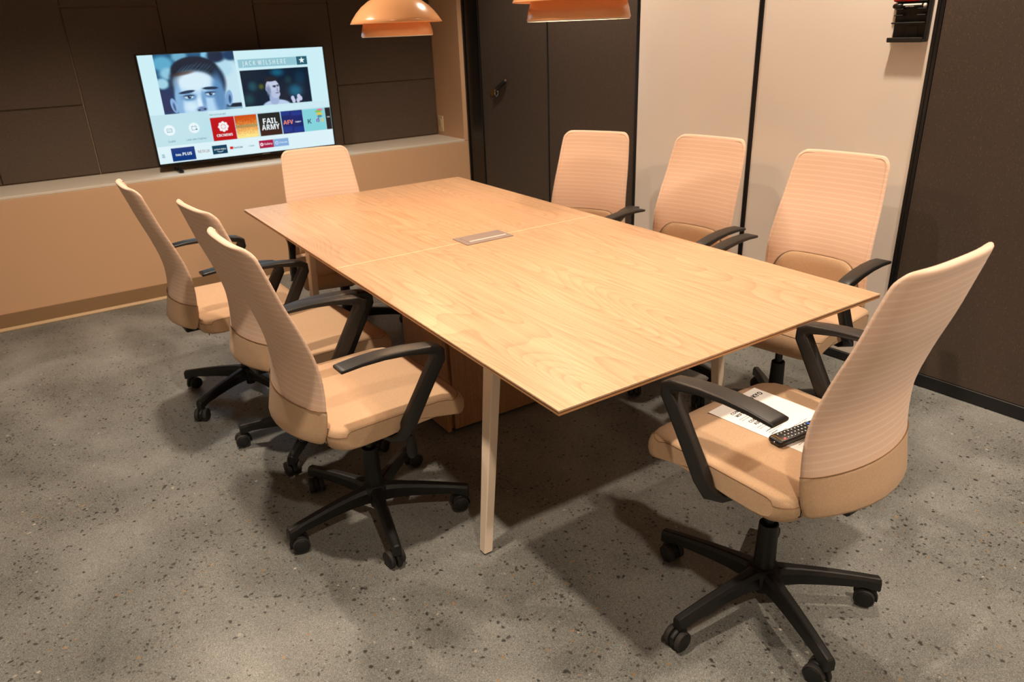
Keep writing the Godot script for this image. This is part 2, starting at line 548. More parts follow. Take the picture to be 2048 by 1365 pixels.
# -------------------------------------------------------------------- table
func table() -> void:
	var t := thing("meeting_table", "large pale wood meeting table with cream splayed legs", "table")
	var hw := 0.6295
	for half in [[-1.341, -0.056], [-0.054, 1.341]]:
		var z0: float = half[0]
		var z1: float = half[1]
		var st := begin()
		add_box(st, Vector3(0, 0.7345, (z0 + z1) / 2), Vector3(hw * 2, 0.005, z1 - z0), 0.0006)
		part("tabletop", done(st), mats["light_oak_veneer"], t)
		# the edge: a dark ply line, then a pale knife edge undercut below
		var outer_near: float = z1
		var r0 := PackedVector3Array([Vector3(-hw + 0.0008, 0.732, z0 + 0.0004), Vector3(hw - 0.0008, 0.732, z0 + 0.0004), Vector3(hw - 0.0008, 0.732, outer_near - 0.0004), Vector3(-hw + 0.0008, 0.732, outer_near - 0.0004)])
		var r1 := PackedVector3Array()
		for v in r0:
			r1.append(v + Vector3(0, -0.0035, 0))
		st = begin()
		add_loft(st, [r0, r1], true, true)
		part("edge_ply", done(st), mats["oak_edge_dark"], t)
		var low := PackedVector3Array()
		var bev := 0.03
		var zi0 := z0 + (bev if z0 < -1.0 else 0.0)
		var zi1 := z1 - (bev if z1 > 1.0 else 0.0)
		for v in [Vector3(-hw + bev, 0.715, zi0), Vector3(hw - bev, 0.715, zi0), Vector3(hw - bev, 0.715, zi1), Vector3(-hw + bev, 0.715, zi1)]:
			low.append(v)
		var mid := PackedVector3Array()
		for v in r1:
			mid.append(v + Vector3(0, -0.0055, 0))
		st = begin()
		add_loft(st, [r1, mid, low], true, true)
		part("knife_edge", done(st), mats["oak_edge"], t)
	part("joint", box(Vector3(hw * 2 - 0.004, 0.004, 0.0040), 0.0), mats["joint_strip"], t, Vector3(0, 0.73525, -0.055))
	# legs: flat tapered tubes on black glides
	for g in [[Vector3(-0.500, 0, 0.850), Vector3(-0.577, 0, 0.870)], [Vector3(0.500, 0, 0.80), Vector3(0.565, 0, 0.80)], [Vector3(-0.490, 0, -0.78), Vector3(-0.535, 0, -0.735)], [Vector3(0.500, 0, -0.80), Vector3(0.577, 0, -0.82)]]:
		var st := begin()
		var rings := []
		for e in [[g[0], 0.716, 0.033, 0.056], [g[1], 0.008, 0.030, 0.032]]:
			var r := PackedVector3Array()
			for q in [[-1, -0.86], [-0.8, -1], [0.8, -1], [1, -0.86], [1, 0.86], [0.8, 1], [-0.8, 1], [-1, 0.86]]:
				r.append(Vector3(e[0].x + q[0] * e[2] / 2, e[1], e[0].z + q[1] * e[3] / 2))
			rings.append(r)
		add_loft(st, rings, true, true)
		var leg := part("leg", done(st), mats["leg_cream"], t)
		part("glide", box(Vector3(0.024, 0.008, 0.026), 0.002), mats["foot_black"], leg, Vector3(g[1].x + 0.001, 0.004, g[1].z - 0.001))
	# the box of the power supply in the middle
	var ped := part("pedestal", box(Vector3(0.62, 0.70, 0.335), 0.002), mats["oak_carcass"], t, Vector3(0.0, 0.365, -0.03))
	part("door", box(Vector3(0.592, 0.694, 0.018), 0.0015), mats["oak_carcass"], ped, Vector3(0.012, 0.0, 0.177))
	part("side_panel", box(Vector3(0.018, 0.70, 0.352), 0.0015), mats["oak_carcass"], ped, Vector3(-0.311, 0.0, 0.010))
	part("toe_kick", box(Vector3(0.56, 0.016, 0.30), 0.0), mats["foot_black"], ped, Vector3(0, -0.357, 0.0))
	var pw := part("power_hatch", box(Vector3(0.226, 0.004, 0.124), 0.001), mats["brushed_plate"], t, Vector3(0.023, 0.7385, -0.059))
	part("flap", box(Vector3(0.182, 0.0015, 0.072), 0.0005), mats["brushed_plate"], pw, Vector3(0.001, 0.0024, -0.002))
	part("flap_gap", box(Vector3(0.184, 0.0012, 0.0022), 0.0), mats["plate_groove"], pw, Vector3(0, 0.0019, -0.039))
	part("flap_gap", box(Vector3(0.0022, 0.0012, 0.07), 0.0), mats["plate_groove"], pw, Vector3(0.093, 0.0019, -0.004))
	part("brush_strip", box(Vector3(0.178, 0.0045, 0.009), 0.0008), mats["plate_bar"], pw, Vector3(0.004, 0.0035, 0.033))

# -------------------------------------------------------------------- chairs (forward +z, the sitter's right is -x)
const EDGE_Z := [[0.44, -0.222], [0.48, -0.212], [0.52, -0.205], [0.57, -0.200], [0.63, -0.198], [0.70, -0.205], [0.80, -0.234], [0.88, -0.264], [0.96, -0.289], [1.02, -0.308], [1.06, -0.320]]
const BULGE := [[0.44, 0.058], [0.50, 0.055], [0.57, 0.048], [0.70, 0.040], [0.85, 0.032], [1.06, 0.028]]
const HALF_W := [[0.44, 0.208], [0.50, 0.214], [0.57, 0.216], [0.66, 0.214], [0.80, 0.206], [0.95, 0.194], [1.06, 0.183]]
const TOP := 1.049

func back_z(x: float, y: float, w: float) -> float:
	var k := clampf(x / w, -1.0, 1.0)
	return lerp_table(EDGE_Z, y) - lerp_table(BULGE, y) * (1.0 - pow(absf(k), lerpf(2.0, 3.4, smoothstep(0.6, 1.0, y))))

func back_ring(y: float, w: float, thick: float, n := 12) -> PackedVector3Array:
	var r := PackedVector3Array()
	var full := lerp_table(HALF_W, y)
	var ks := []
	for i in n + 1:
		ks.append(-sin(PI / 2 * (1.0 - 2.0 * i / n)))
	for i in n + 1:
		var k: float = ks[i]
		var th: float = thick / 2 * sqrt(maxf(0.0, 1.0 - pow(absf(k), 6.0)))
		r.append(Vector3(k * w, y, back_z(k * w, y, full) + th))
	for i in range(n - 1, 0, -1):
		var k: float = ks[i]
		var th: float = thick / 2 * sqrt(maxf(0.0, 1.0 - pow(absf(k), 6.0)))
		r.append(Vector3(k * w, y, back_z(k * w, y, full) - th))
	return r

func build_chair_meshes() -> void:
	# back: a thin shell in a striped mesh sleeve, corners rounded at the top
	var st := begin()
	var rings := []
	var y := 0.49
	while y < TOP - 0.05:
		rings.append(back_ring(y, lerp_table(HALF_W, y), 0.024))
		y += 0.03
	var rad := 0.040
	for a in [0, 12, 24, 36, 48, 58, 67, 75, 82, 87]:
		var s := sin(deg_to_rad(a))
		var yy := TOP - rad + rad * s
		var w := lerp_table(HALF_W, yy) - rad + rad * cos(deg_to_rad(a))
		rings.append(back_ring(yy, w, 0.024 * sqrt(maxf(0.05, 1.0 - pow(s, 16.0)))))
	rings.append(back_ring(TOP, lerp_table(HALF_W, TOP) - rad, 0.0))
	rings.push_front(back_ring(0.489, lerp_table(HALF_W, 0.489), 0.0))
	add_loft(st, rings, false)
	meshes["back"] = done(st)
	# the piping that runs round the sleeve's edge
	st = begin()
	var path := []
	for i in 14:
		var yy := 0.56 + (TOP - rad - 0.56) * i / 13.0
		var hw0 := lerp_table(HALF_W, yy)
		path.append(Vector3(-hw0 * 0.94, yy, back_z(-hw0 * 0.94, yy, hw0) + 0.0062))
	for a in [15, 30, 45, 60, 75, 90]:
		var yy := TOP - rad + (rad - 0.010) * sin(deg_to_rad(a))
		var xx := -(lerp_table(HALF_W, yy) - rad + (rad - 0.010) * cos(deg_to_rad(a)))
		path.append(Vector3(xx, yy, back_z(xx, yy, lerp_table(HALF_W, yy)) + lerpf(0.0062, 0.0098, a / 90.0)))
	var other := path.duplicate()
	other.reverse()
	for k in range(-3, 4):
		var xx := 0.036 * k
		path.append(Vector3(xx, TOP - 0.010, back_z(xx, TOP - 0.01, 0.188) + 0.0103))
	for v in other:
		path.append(Vector3(-v.x, v.y, v.z))
	add_tube(st, path, 0.0015, 6)
	meshes["piping"] = done(st)
	# lower cover of woven cloth behind and around the foot of the back
	st = begin()
	rings = []
	for e in [[0.4515, -0.012, 0.0], [0.452, -0.010, 0.014], [0.455, -0.004, 0.024], [0.462, 0.001, 0.031], [0.49, 0.003, 0.033], [0.52, 0.003, 0.032], [0.545, 0.0025, 0.030], [0.553, 0.002, 0.029], [0.5552, 0.0, 0.025], [0.5555, -0.004, 0.0]]:
		rings.append(back_ring(e[0], lerp_table(HALF_W, e[0]) + e[1], e[2]))
	add_loft(st, rings, false)
	meshes["cover"] = done(st)
	st = begin()
	path = []
	for i in 25:
		var k := -1.0 + 2.0 * i / 24.0
		var w := 0.2185
		var th := 0.0152 * sqrt(maxf(0.0, 1.0 - pow(absf(k), 6.0)))
		path.append(Vector3(k * w, 0.556, back_z(k * w, 0.556, w) - th))
	add_tube(st, path, 0.0011, 6)
	meshes["cover_seam"] = done(st)
	# lumbar pad on the front
	var pad_w := func(v: float) -> float:
		var q := clampf((v - 0.50) / 0.158, 0.0, 1.0)
		return 0.098 + 0.090 * sqrt(maxf(0.0, 1.0 - pow(q, 2.6)))
	st = begin()
	rings = []
	for i in 19:
		var q := sin(PI / 2 * i / 18.0)
		var yy := 0.500 + 0.158 * q
		var w: float = pad_w.call(yy)
		var rise := 0.015 * sqrt(maxf(0.0, 1.0 - pow(q, 7.0)))
		var r := PackedVector3Array()
		var hw := lerp_table(HALF_W, yy)
		for j in 17:
			var k := -1.0 + j / 8.0
			r.append(Vector3(k * w, yy, back_z(k * w, yy, hw) + 0.0110 + rise * sqrt(maxf(0.0, 1.0 - pow(absf(k), 7.0)))))
		for j in range(15, 0, -1):
			var k := -1.0 + j / 8.0
			r.append(Vector3(k * w, yy, back_z(k * w, yy, hw) + 0.004))
		rings.append(r)
	add_loft(st, rings)
	meshes["pad"] = done(st)
	st = begin()
	path = []
	for i in 12:
		var yy := 0.52 + 0.137 * sin(PI / 2 * i / 11.0)
		var w: float = pad_w.call(yy)
		path.append(Vector3(-w, yy, back_z(-w, yy, lerp_table(HALF_W, yy)) + 0.0125))
	var flip := path.duplicate()
	flip.reverse()
	for k in range(-2, 3):
		path.append(Vector3(0.03 * k, 0.6595, back_z(0.03 * k, 0.6595, 0.214) + 0.0125))
	for v in flip:
		path.append(Vector3(-v.x, v.y, v.z))
	add_tube(st, path, 0.0011, 6)
	meshes["pad_seam"] = done(st)
	# seat cushion: waterfall front, tucked underside
	var prof := [[-0.190, 0.4985], [-0.12, 0.4995], [-0.04, 0.4990], [0.05, 0.4990], [0.12, 0.4992], [0.17, 0.4975], [0.205, 0.4925], [0.230, 0.4830], [0.246, 0.4690], [0.253, 0.4500], [0.253, 0.4320], [0.247, 0.4195], [0.235, 0.4165], [0.215, 0.4230], [0.185, 0.4330], [0.14, 0.4370], [0.05, 0.4330], [-0.06, 0.4260], [-0.14, 0.4240], [-0.180, 0.4270], [-0.203, 0.4370], [-0.213, 0.4560], [-0.212, 0.4800], [-0.205, 0.4930]]
	st = begin()
	rings = []
	var W := 0.252
	var sl := [0.0, 0.10, 0.17, 0.205, 0.225, 0.238, 0.246, 0.250, 0.252]
	var xs := []
	for i in range(sl.size() - 1, 0, -1):
		xs.append(-sl[i])
	xs.append_array(sl)
	for x in xs:
		var k: float = absf(x) / W
		var sz := 0.80 + 0.20 * sqrt(maxf(0.0, 1.0 - pow(maxf(0.0, (k - 0.72) / 0.28), 2.6)))
		var sy := 0.76 + 0.24 * sqrt(maxf(0.0, 1.0 - pow(maxf(0.0, (k - 0.90) / 0.10), 2.4)))
		var crown := 0.006 * (1.0 - k * k)
		var r := PackedVector3Array()
		for p in prof:
			var yy: float = 0.462 + (p[1] - 0.462) * sy
			r.append(Vector3(x, yy + (crown if p[1] > 0.48 else -0.006 * (1.0 - k)), 0.018 + (p[0] - 0.018) * sz))
		rings.append(r)
	add_loft(st, rings)
	meshes["seat"] = done(st)
	st = begin()
	path = []
	for rg in rings:
		path.append(rg[7])
	for k in [6, 5, 4, 3, 2, 1, 0, 23]:
		path.append(rings[-1][k])
	for i in range(rings.size() - 1, -1, -1):
		path.append(rings[i][22])
	for k in [23, 0, 1, 2, 3, 4, 5, 6]:
		path.append(rings[0][k])
	add_tube(st, path, 0.0010, 6, true)
	meshes["seat_seam"] = done(st)
	# arm: a flat loop that leaves the underside of the seat, leans forward and folds back into the rest
	for side in [-1, 1]:
		st = begin()
		rings = []
		# z, y of the centre line, width across (x), thickness along the bend, x
		var cl := [[-0.020, 0.414, 0.050, 0.016, 0.150], [-0.016, 0.412, 0.052, 0.018, 0.200], [-0.006, 0.414, 0.05, 0.022, 0.240], [0.004, 0.428, 0.040, 0.034, 0.263], [0.022, 0.458, 0.032, 0.043, 0.268], [0.050, 0.505, 0.030, 0.044, 0.269], [0.085, 0.563, 0.030, 0.043, 0.270], [0.118, 0.618, 0.032, 0.042, 0.271], [0.138, 0.650, 0.036, 0.040, 0.272], [0.139, 0.670, 0.040, 0.035, 0.272], [0.120, 0.683, 0.046, 0.029, 0.272], [0.085, 0.691, 0.051, 0.024, 0.272], [0.03, 0.7005, 0.054, 0.019, 0.272], [-0.04, 0.7065, 0.056, 0.016, 0.272], [-0.11, 0.7065, 0.057, 0.014, 0.272], [-0.160, 0.7025, 0.058, 0.012, 0.272], [-0.172, 0.7012, 0.0575, 0.011, 0.272], [-0.1735, 0.701, 0.056, 0.008, 0.272]]
		for i in cl.size():
			var a: Array = cl[maxi(i - 1, 0)]
			var b: Array = cl[mini(i + 1, cl.size() - 1)]
			var c: Array = cl[i]
			var p := Vector3(side * c[4], c[1], c[0])
			var t := (Vector3(side * b[4], b[1], b[0]) - Vector3(side * a[4], a[1], a[0])).normalized()
			var across := Vector3(1, 0, 0) if i > 3 else Vector3(0, 0, 1)
			if i == 3:
				across = Vector3(0.8, 0, -0.6 * -side).normalized()
			if i == 2:
				across = Vector3(0.2, 0, 0.98)
			if side > 0 and i <= 3:
				across = Vector3(absf(across.x), 0, -absf(across.z)) if i >= 2 else Vector3(0, 0, -1)
			elif i <= 3:
				across = Vector3(absf(across.x), 0, absf(across.z)) if i >= 2 else Vector3(0, 0, 1)
			var nrm := t.cross(across).normalized()
			across = nrm.cross(t).normalized()
			var r := PackedVector3Array()
			for q in [[-1, -0.6], [-0.93, -0.92], [-0.78, -1], [0.78, -1], [0.93, -0.92], [1, -0.6], [1, 0.5], [0.92, 0.88], [0.72, 1], [-0.72, 1], [-0.92, 0.88], [-1, 0.5]]:
				r.append(p + across * (q[0] * c[2] / 2) + nrm * (q[1] * c[3] / 2))
			rings.append(r)
		add_loft(st, rings)
		meshes["arm%d" % side] = done(st)
	# underseat mechanism
	st = begin()
	add_box(st, Vector3(0, 0.402, -0.01), Vector3(0.17, 0.042, 0.23), 0.010)
	add_box(st, Vector3(0, 0.405, -0.17), Vector3(0.11, 0.026, 0.14), 0.006)
	add_box(st, Vector3(0, 0.412, 0.0), Vector3(0.36, 0.016, 0.06), 0.004)
	add_box(st, Vector3(0.0, 0.388, 0.115), Vector3(0.05, 0.036, 0.05), 0.010)
	meshes["mechanism"] = done(st)
	st = begin()
	add_tube(st, [Vector3(-0.07, 0.400, 0.055), Vector3(-0.155, 0.398, 0.060), Vector3(-0.185, 0.385, 0.062), Vector3(-0.192, 0.365, 0.062)], 0.0045, 8)
	var pr := []
	for e in [[0.372, 0.006, 0.005], [0.365, 0.012, 0.006], [0.345, 0.017, 0.007], [0.315, 0.020, 0.007], [0.298, 0.017, 0.006], [0.290, 0.008, 0.004]]:
		var r := PackedVector3Array()
		for j in 12:
			var w := TAU * j / 12
			r.append(Vector3(-0.193 + cos(w) * e[2], e[0], 0.062 + sin(w) * e[1]))
		pr.append(r)
	add_loft(st, pr)
	meshes["lever"] = done(st)
	meshes["clip"] = box(Vector3(0.013, 0.050, 0.022), 0.004)
	meshes["zip"] = lathe([[0.006, 0.0], [0.007, -0.008], [0.0022, -0.012], [0.0018, -0.034], [0.0008, -0.036]], 10)
	# column, hub, five-legged base
	meshes["sleeve"] = lathe([[0.0, 0.09], [0.031, 0.09], [0.0305, 0.12], [0.0265, 0.262], [0.0265, 0.268], [0.0235, 0.271], [0.0235, 0.262], [0.0, 0.262]], 20)
	meshes["hub"] = lathe([[0.0, 0.036], [0.020, 0.036], [0.021, 0.060], [0.040, 0.066], [0.047, 0.076], [0.049, 0.108], [0.045, 0.122], [0.032, 0.130], [0.0, 0.130]], 20)
	st = begin()
	rings = []
	for e in [[0.030, 0.098, 0.052, 0.056], [0.060, 0.099, 0.044, 0.052], [0.10, 0.0985, 0.037, 0.047], [0.16, 0.0955, 0.034, 0.042], [0.22, 0.0905, 0.032, 0.037], [0.275, 0.0845, 0.030, 0.033], [0.300, 0.0785, 0.030, 0.037], [0.318, 0.0745, 0.029, 0.040], [0.322, 0.073, 0.026, 0.034]]:
		var r := PackedVector3Array()
		for q in [[-1, -1], [1, -1], [1, 0.45], [0.66, 0.92], [0.4, 1], [-0.4, 1], [-0.66, 0.92], [-1, 0.45]]:
			r.append(Vector3(e[0], e[1] + q[1] * e[3] / 2, q[0] * e[2] / 2))
		rings.append(r)
	add_loft(st, rings, true, true)
	meshes["spoke"] = done(st)
	# twin-wheel caster about its own stem, trailing along +x
	st = begin()
	add_lathe(st, [[0.0, 0.062], [0.007, 0.062], [0.007, 0.040], [0.0, 0.040]], 10)
	var hood := []
	for e in [[-0.019, 0.030, 0.030], [-0.012, 0.048, 0.030], [0.0, 0.0555, 0.028], [0.012, 0.0565, 0.024], [0.028, 0.0525, 0.018], [0.040, 0.042, 0.010]]:
		var r := PackedVector3Array()
		for q in [[-1, 0], [-0.7, 1], [0.7, 1], [1, 0]]:
			r.append(Vector3(e[0], e[1] - (0.0 if q[1] == 1 else 0.008), q[0] * 0.0085))
		for q in [0.6, -0.6]:
			r.append(Vector3(e[0], 0.014, q * 0.0085))
		hood.append(r)
	add_loft(st, hood)
	meshes["caster_body"] = done(st)
	meshes["wheel"] = lathe([[0.0, -0.0095], [0.018, -0.0095], [0.0225, -0.0085], [0.0235, -0.0075], [0.0235, 0.0070], [0.021, 0.0085], [0.0, 0.009]], 24)
	meshes["tread"] = lathe([[0.0235, -0.0078], [0.0268, -0.0078], [0.0278, -0.0062], [0.0278, 0.0055], [0.0268, 0.0072], [0.0235, 0.0072]], 24, true)

func chair(label: String, at: Vector2, yaw: float, dy: float, phi: float, seed_: int) -> Node3D:
	var t := thing("office_chair", label, "chair", Vector3(at.x, 0, at.y), yaw, "peach mesh office chairs around the table")
	var up := Vector3(0, dy, 0)
	var r := RandomNumberGenerator.new()
	r.seed = seed_
	var b := part("backrest", meshes["back"], mats["back_mesh"], t, up)
	part("piping", meshes["piping"], mats["back_mesh"], b)
	var c := part("lower_back_cover", meshes["cover"], mats["seat_fabric"], t, up)
	part("seam", meshes["cover_seam"], mats["seam_thread"], c)
	var p := part("lumbar_pad", meshes["pad"], mats["seat_fabric"], t, up)
	part("seam", meshes["pad_seam"], mats["seam_thread"], p)
	var s := part("seat", meshes["seat"], mats["seat_fabric"], t, up)
	part("seam", meshes["seat_seam"], mats["seam_thread"], s)
	part("zip_pull", meshes["zip"], mats["foot_black"], s, Vector3(-0.14, 0.425, -0.165))
	for side in [-1, 1]:
		part("armrest", meshes["arm%d" % side], mats["chair_black"], t, up)
		part("side_clip", meshes["clip"], mats["foot_black"], t, up + Vector3(side * 0.2050, 0.472, -0.200), Vector3(0, 0, side * 0.10))
	part("tilt_mechanism", meshes["mechanism"], mats["base_black"], t, up)
	part("lever", meshes["lever"], mats["chair_black"], t, up)
	if not meshes.has("gas%f" % dy):
		meshes["gas%f" % dy] = lathe([[0.0, 0.13], [0.0145, 0.13], [0.0145, 0.385 + dy], [0.0, 0.385 + dy]], 16)
	part("gas_column", meshes["gas%f" % dy], mats["gas_steel"], t)
	part("column_sleeve", meshes["sleeve"], mats["base_black"], t)
	part("hub", meshes["hub"], mats["base_black"], t)
	for k in 5:
		var a := phi + TAU * k / 5.0
		var dir := -a - yaw
		part("base_leg", meshes["spoke"], mats["base_black"], t, Vector3.ZERO, Vector3(0, dir, 0))
		var piv := Vector3(cos(dir), 0, -sin(dir)) * 0.303
		var turn := r.randf_range(-PI, PI)
		var cs := part("caster", meshes["caster_body"], mats["wheel_black"], t, piv, Vector3(0, turn, 0))
		for side in [-1, 1]:
			var w := part("wheel", meshes["wheel"], mats["wheel_black"], cs, Vector3(0.017, 0.0278, side * 0.0185), Vector3(side * PI / 2, 0, 0))
			w.name = "wheel" if side < 0 else "wheel_001"
			part("tread" if side < 0 else "tread", meshes["tread"], mats["wheel_tread"], cs, Vector3(0.017, 0.0278, side * 0.0185), Vector3(side * PI / 2, 0, 0))
	return t

func chairs() -> void:
	build_chair_meshes()
	var f := chair("peach mesh office chair with a printed sheet and a remote on its seat", Vector2(-0.043, 1.514), 3.175, 0.056, deg_to_rad(39), 1)
	chair("peach mesh office chair opposite the whiteboards, beside the table leg, tilt lever showing", Vector2(-0.7755, 0.470), 1.610, 0.0064, deg_to_rad(30), 2)
	chair("middle one of the three peach chairs lined up opposite the whiteboards", Vector2(-0.740, -0.175), 1.68, -0.018, deg_to_rad(130), 3)
	chair("peach chair lined up opposite the whiteboards, closest to the tan wall", Vector2(-0.862, -0.80), 1.60, -0.0218, deg_to_rad(147), 4)
	chair("peach mesh office chair at the table end below the television", Vector2(-0.188, -1.238), -0.121, -0.08, deg_to_rad(26), 5)
	chair("peach chair before the whiteboard with the marker rack, at the table corner", Vector2(0.832, 0.857), -1.43, 0.005, deg_to_rad(20), 6)
	chair("middle one of the three peach chairs on the whiteboard side", Vector2(0.794, 0.221), -1.42, 0.01, deg_to_rad(9), 7)
	chair("peach chair standing turned in front of the dark fabric partition panel", Vector2(0.754, -0.40), -1.09, -0.022, deg_to_rad(50), 8)
	on_the_seat(f)

func text(words: String, size: float, m: Material, parent: Node3D, at: Vector3, turn := Vector3.ZERO, bold := true, called := "lettering", depth := 0.0004, stretch := 1.0) -> MeshInstance3D:
	var font := SystemFont.new()
	font.font_names = PackedStringArray(["Droid Sans"])
	font.font_weight = 700 if bold else 400
	var tm := TextMesh.new()
	tm.text = words
	tm.font = font
	tm.font_size = 32
	tm.pixel_size = size / 24.0
	tm.depth = depth
	tm.curve_step = 2.0
	var o := part(called, tm, m, parent, at, turn)
	o.scale.x = stretch
	return o

# -------------------------------------------------------------------- the sheet and the remote on a seat
func on_the_seat(f: Node3D) -> void:
	var y := 0.056 + 0.5055
	var place := func(o: Node3D, lx: float, lz: float, h: float, turn: float) -> void:
		o.position = f.transform * Vector3(lx, h, lz)
		o.rotation.y = f.rotation.y + turn
	# page right is the sitter's right (-x), page bottom is towards the back (-z)
	var sheet := thing("printed_sheet", "white printed sheet of connection notes on a chair seat", "paper")
	place.call(sheet, -0.048, 0.045, y, PI + 0.07)
	var w := 0.216
	var h := 0.286
	part("page", box(Vector3(w, 0.0006, h), 0.0), mats["paper_white"], sheet)
	var flat := Vector3(-PI / 2, 0, 0)
	text("TOKYO", 0.0165, mats["ink"], sheet, Vector3(0.060, 0.0006, -0.112), flat, true, "title", 0.0004)
	text("CONNECT", 0.0105, mats["ink"], sheet, Vector3(-0.042, 0.0006, -0.092), flat, true, "heading")
	text("WIFI", 0.0105, mats["ink"], sheet, Vector3(-0.060, 0.0006, -0.077), flat, true, "heading")
	text("CONNECT", 0.0105, mats["ink"], sheet, Vector3(-0.042, 0.0006, -0.036), flat, true, "heading")
	text("AIRPLAY", 0.0105, mats["ink"], sheet, Vector3(-0.045, 0.0006, -0.021), flat, true, "heading")
	var r := RandomNumberGenerator.new()
	r.seed = 3
	var rows := [[-0.061, 0.07, 1], [-0.053, 0.08, 1], [-0.006, 0.07, 1], [0.002, 0.06, 1], [0.020, 0.075, 2], [0.028, 0.06, 1], [0.036, 0.022, 2], [0.047, 0.05, 1], [0.054, 0.135, 1], [0.061, 0.125, 1], [0.068, 0.12, 1], [0.082, 0.09, 2], [0.090, 0.14, 1], [0.097, 0.06, 1], [0.112, 0.15, 1], [0.124, 0.05, 1], [0.131, 0.07, 1]]
	for q in rows:
		# small print: rows of tiny ink words
		var st := begin()
		var x := -0.083
		while x < -0.083 + q[1]:
			var l := r.randf_range(0.003, 0.010)
			add_box(st, Vector3(x + l / 2, 0.00045, q[0]), Vector3(l, 0.0003, 0.0013 if q[2] == 1 else 0.0024), 0.0)
			x += l + 0.0014
		part("line_of_print", done(st), mats["ink"], sheet)
	var rem := thing("remote_control", "black remote control with red power button on a printed sheet", "remote")
	place.call(rem, -0.012, -0.046, y + 0.0012, PI - 0.11)
	var st := begin()
	var rings := []
	for e in [[-0.090, 0.030, 0.006, 0.010], [-0.088, 0.040, 0.002, 0.016], [-0.080, 0.043, 0.0, 0.018], [0.0, 0.042, 0.0, 0.0165], [0.075, 0.043, 0.0, 0.016], [0.086, 0.040, 0.002, 0.015], [0.089, 0.030, 0.005, 0.011]]:
		var ring := PackedVector3Array()
		for q in [[-0.72, 0.0], [0.72, 0.0], [0.95, 0.25], [1, 0.75], [0.93, 0.97], [0.85, 1], [-0.85, 1], [-0.93, 0.97], [-1, 0.75], [-0.95, 0.25]]:
			ring.append(Vector3(e[0], lerpf(e[2], e[3], q[1]), q[0] * e[1] / 2))
		rings.append(ring)
	add_loft(st, rings)
	part("body", done(st), mats["remote_black"], rem)
	part("window_band", box(Vector3(0.004, 0.0006, 0.034), 0.0), mats["brass"], rem, Vector3(-0.078, 0.0181, 0))
	var key := box(Vector3(0.0075, 0.0025, 0.0085), 0.0012)
	var print_mark := box(Vector3(0.0026, 0.0003, 0.0034), 0.0)
	for i in 12:
		for j in 3:
			var x := -0.066 + i * 0.0122
			var z := (j - 1) * 0.0118
			var m: Material = mats["button_black"]
			if i == 0 and j == 1:
				continue
			if i == 0 and j == 2:
				m = mats["button_red"]
			if i == 9:
				m = [mats["button_blue"], mats["button_orange"], mats["button_green"]][j]
			var hgt := lerpf(0.0178, 0.0166, clampf((x + 0.08) / 0.08, 0, 1))
			var k := part("button", key, m, rem, Vector3(x, hgt, z))
			if i != 9:
				part("symbol", print_mark, mats["print_white"], k, Vector3(0, 0.0013, 0))
	part("eye", lathe([[0.0, 0.002], [0.0025, 0.001], [0.0028, -0.002], [0.0, -0.002]], 10), mats["chrome"], rem, Vector3(-0.0893, 0.009, 0.0), Vector3(0, 0, PI / 2))

# -------------------------------------------------------------------- pendant lamps
func lamps() -> void:
	for z in [[-0.667, "glossy orange two-tier pendant lamp hanging over the table's television end", 1.531], [0.615, "glossy orange two-tier pendant lamp hanging over the table end opposite the television", 1.563]]:
		var t := thing("pendant_lamp", z[1], "lamp", Vector3(0, z[2], z[0]), 0.0, "orange pendant lamps over the table")
		# lower tier: a flared band, white inside
		part("lower_shade", lathe([[0.155, 0.0], [0.1575, 0.001], [0.152, 0.028], [0.143, 0.055], [0.130, 0.078], [0.112, 0.098], [0.106, 0.138], [0.102, 0.138], [0.108, 0.096], [0.127, 0.077], [0.140, 0.054], [0.149, 0.028]], 64, true), mats["shade_orange"], t)
		part("lining", lathe([[0.1555, -0.004], [0.1545, 0.0005], [0.1485, 0.028], [0.1395, 0.054], [0.1265, 0.0765], [0.107, 0.0955], [0.106, 0.0935], [0.125, 0.075], [0.138, 0.053], [0.147, 0.027], [0.1520, -0.0010], [0.1535, -0.004]], 64, true), mats["shade_inside"], t)
		# upper tier: a wide dome
		var dome := part("upper_shade", lathe([[0.198, 0.050], [0.1995, 0.052], [0.188, 0.070], [0.170, 0.093], [0.146, 0.117], [0.115, 0.139], [0.078, 0.156], [0.040, 0.166], [0.018, 0.170], [0.0, 0.171], [0.0, 0.168], [0.040, 0.163], [0.077, 0.153], [0.113, 0.136], [0.144, 0.114], [0.168, 0.090], [0.186, 0.067]], 64, true), mats["shade_orange"], t)
		part("collar", lathe([[0.0, 0.168], [0.024, 0.168], [0.022, 0.186], [0.014, 0.200], [0.0, 0.202]], 20), mats["shade_orange"], dome)
		part("socket", lathe([[0.0, 0.168], [0.020, 0.168], [0.020, 0.092], [0.016, 0.082], [0.0, 0.082]], 20), mats["shade_inside"], t)
		part("bulb", lathe([[0.0, 0.082], [0.013, 0.080], [0.016, 0.070], [0.026, 0.050], [0.028, 0.036], [0.024, 0.022], [0.014, 0.012], [0.0, 0.009]], 20), mats["bulb_glow"], t)
		part("cord", lathe([[0.0, 0.20], [0.003, 0.20], [0.003, 2.69 - z[2]], [0.0, 2.69 - z[2]]], 8), mats["cord_black"], t)
		part("canopy", lathe([[0.0, 2.672 - z[2]], [0.05, 2.672 - z[2]], [0.052, 2.699 - z[2]], [0.0, 2.699 - z[2]]], 24), mats["shade_orange"], t)
		var l := OmniLight3D.new()
		l.name = "lamp_glow"
		l.light_color = Color(1.0, 0.85, 0.68)
		l.light_energy = 0.21
		l.omni_range = 12.0
		l.omni_attenuation = 2.0
		l.light_size = 0.026
		l.shadow_enabled = true
		t.add_child(l)
		l.position = Vector3(0, 0.036, 0)

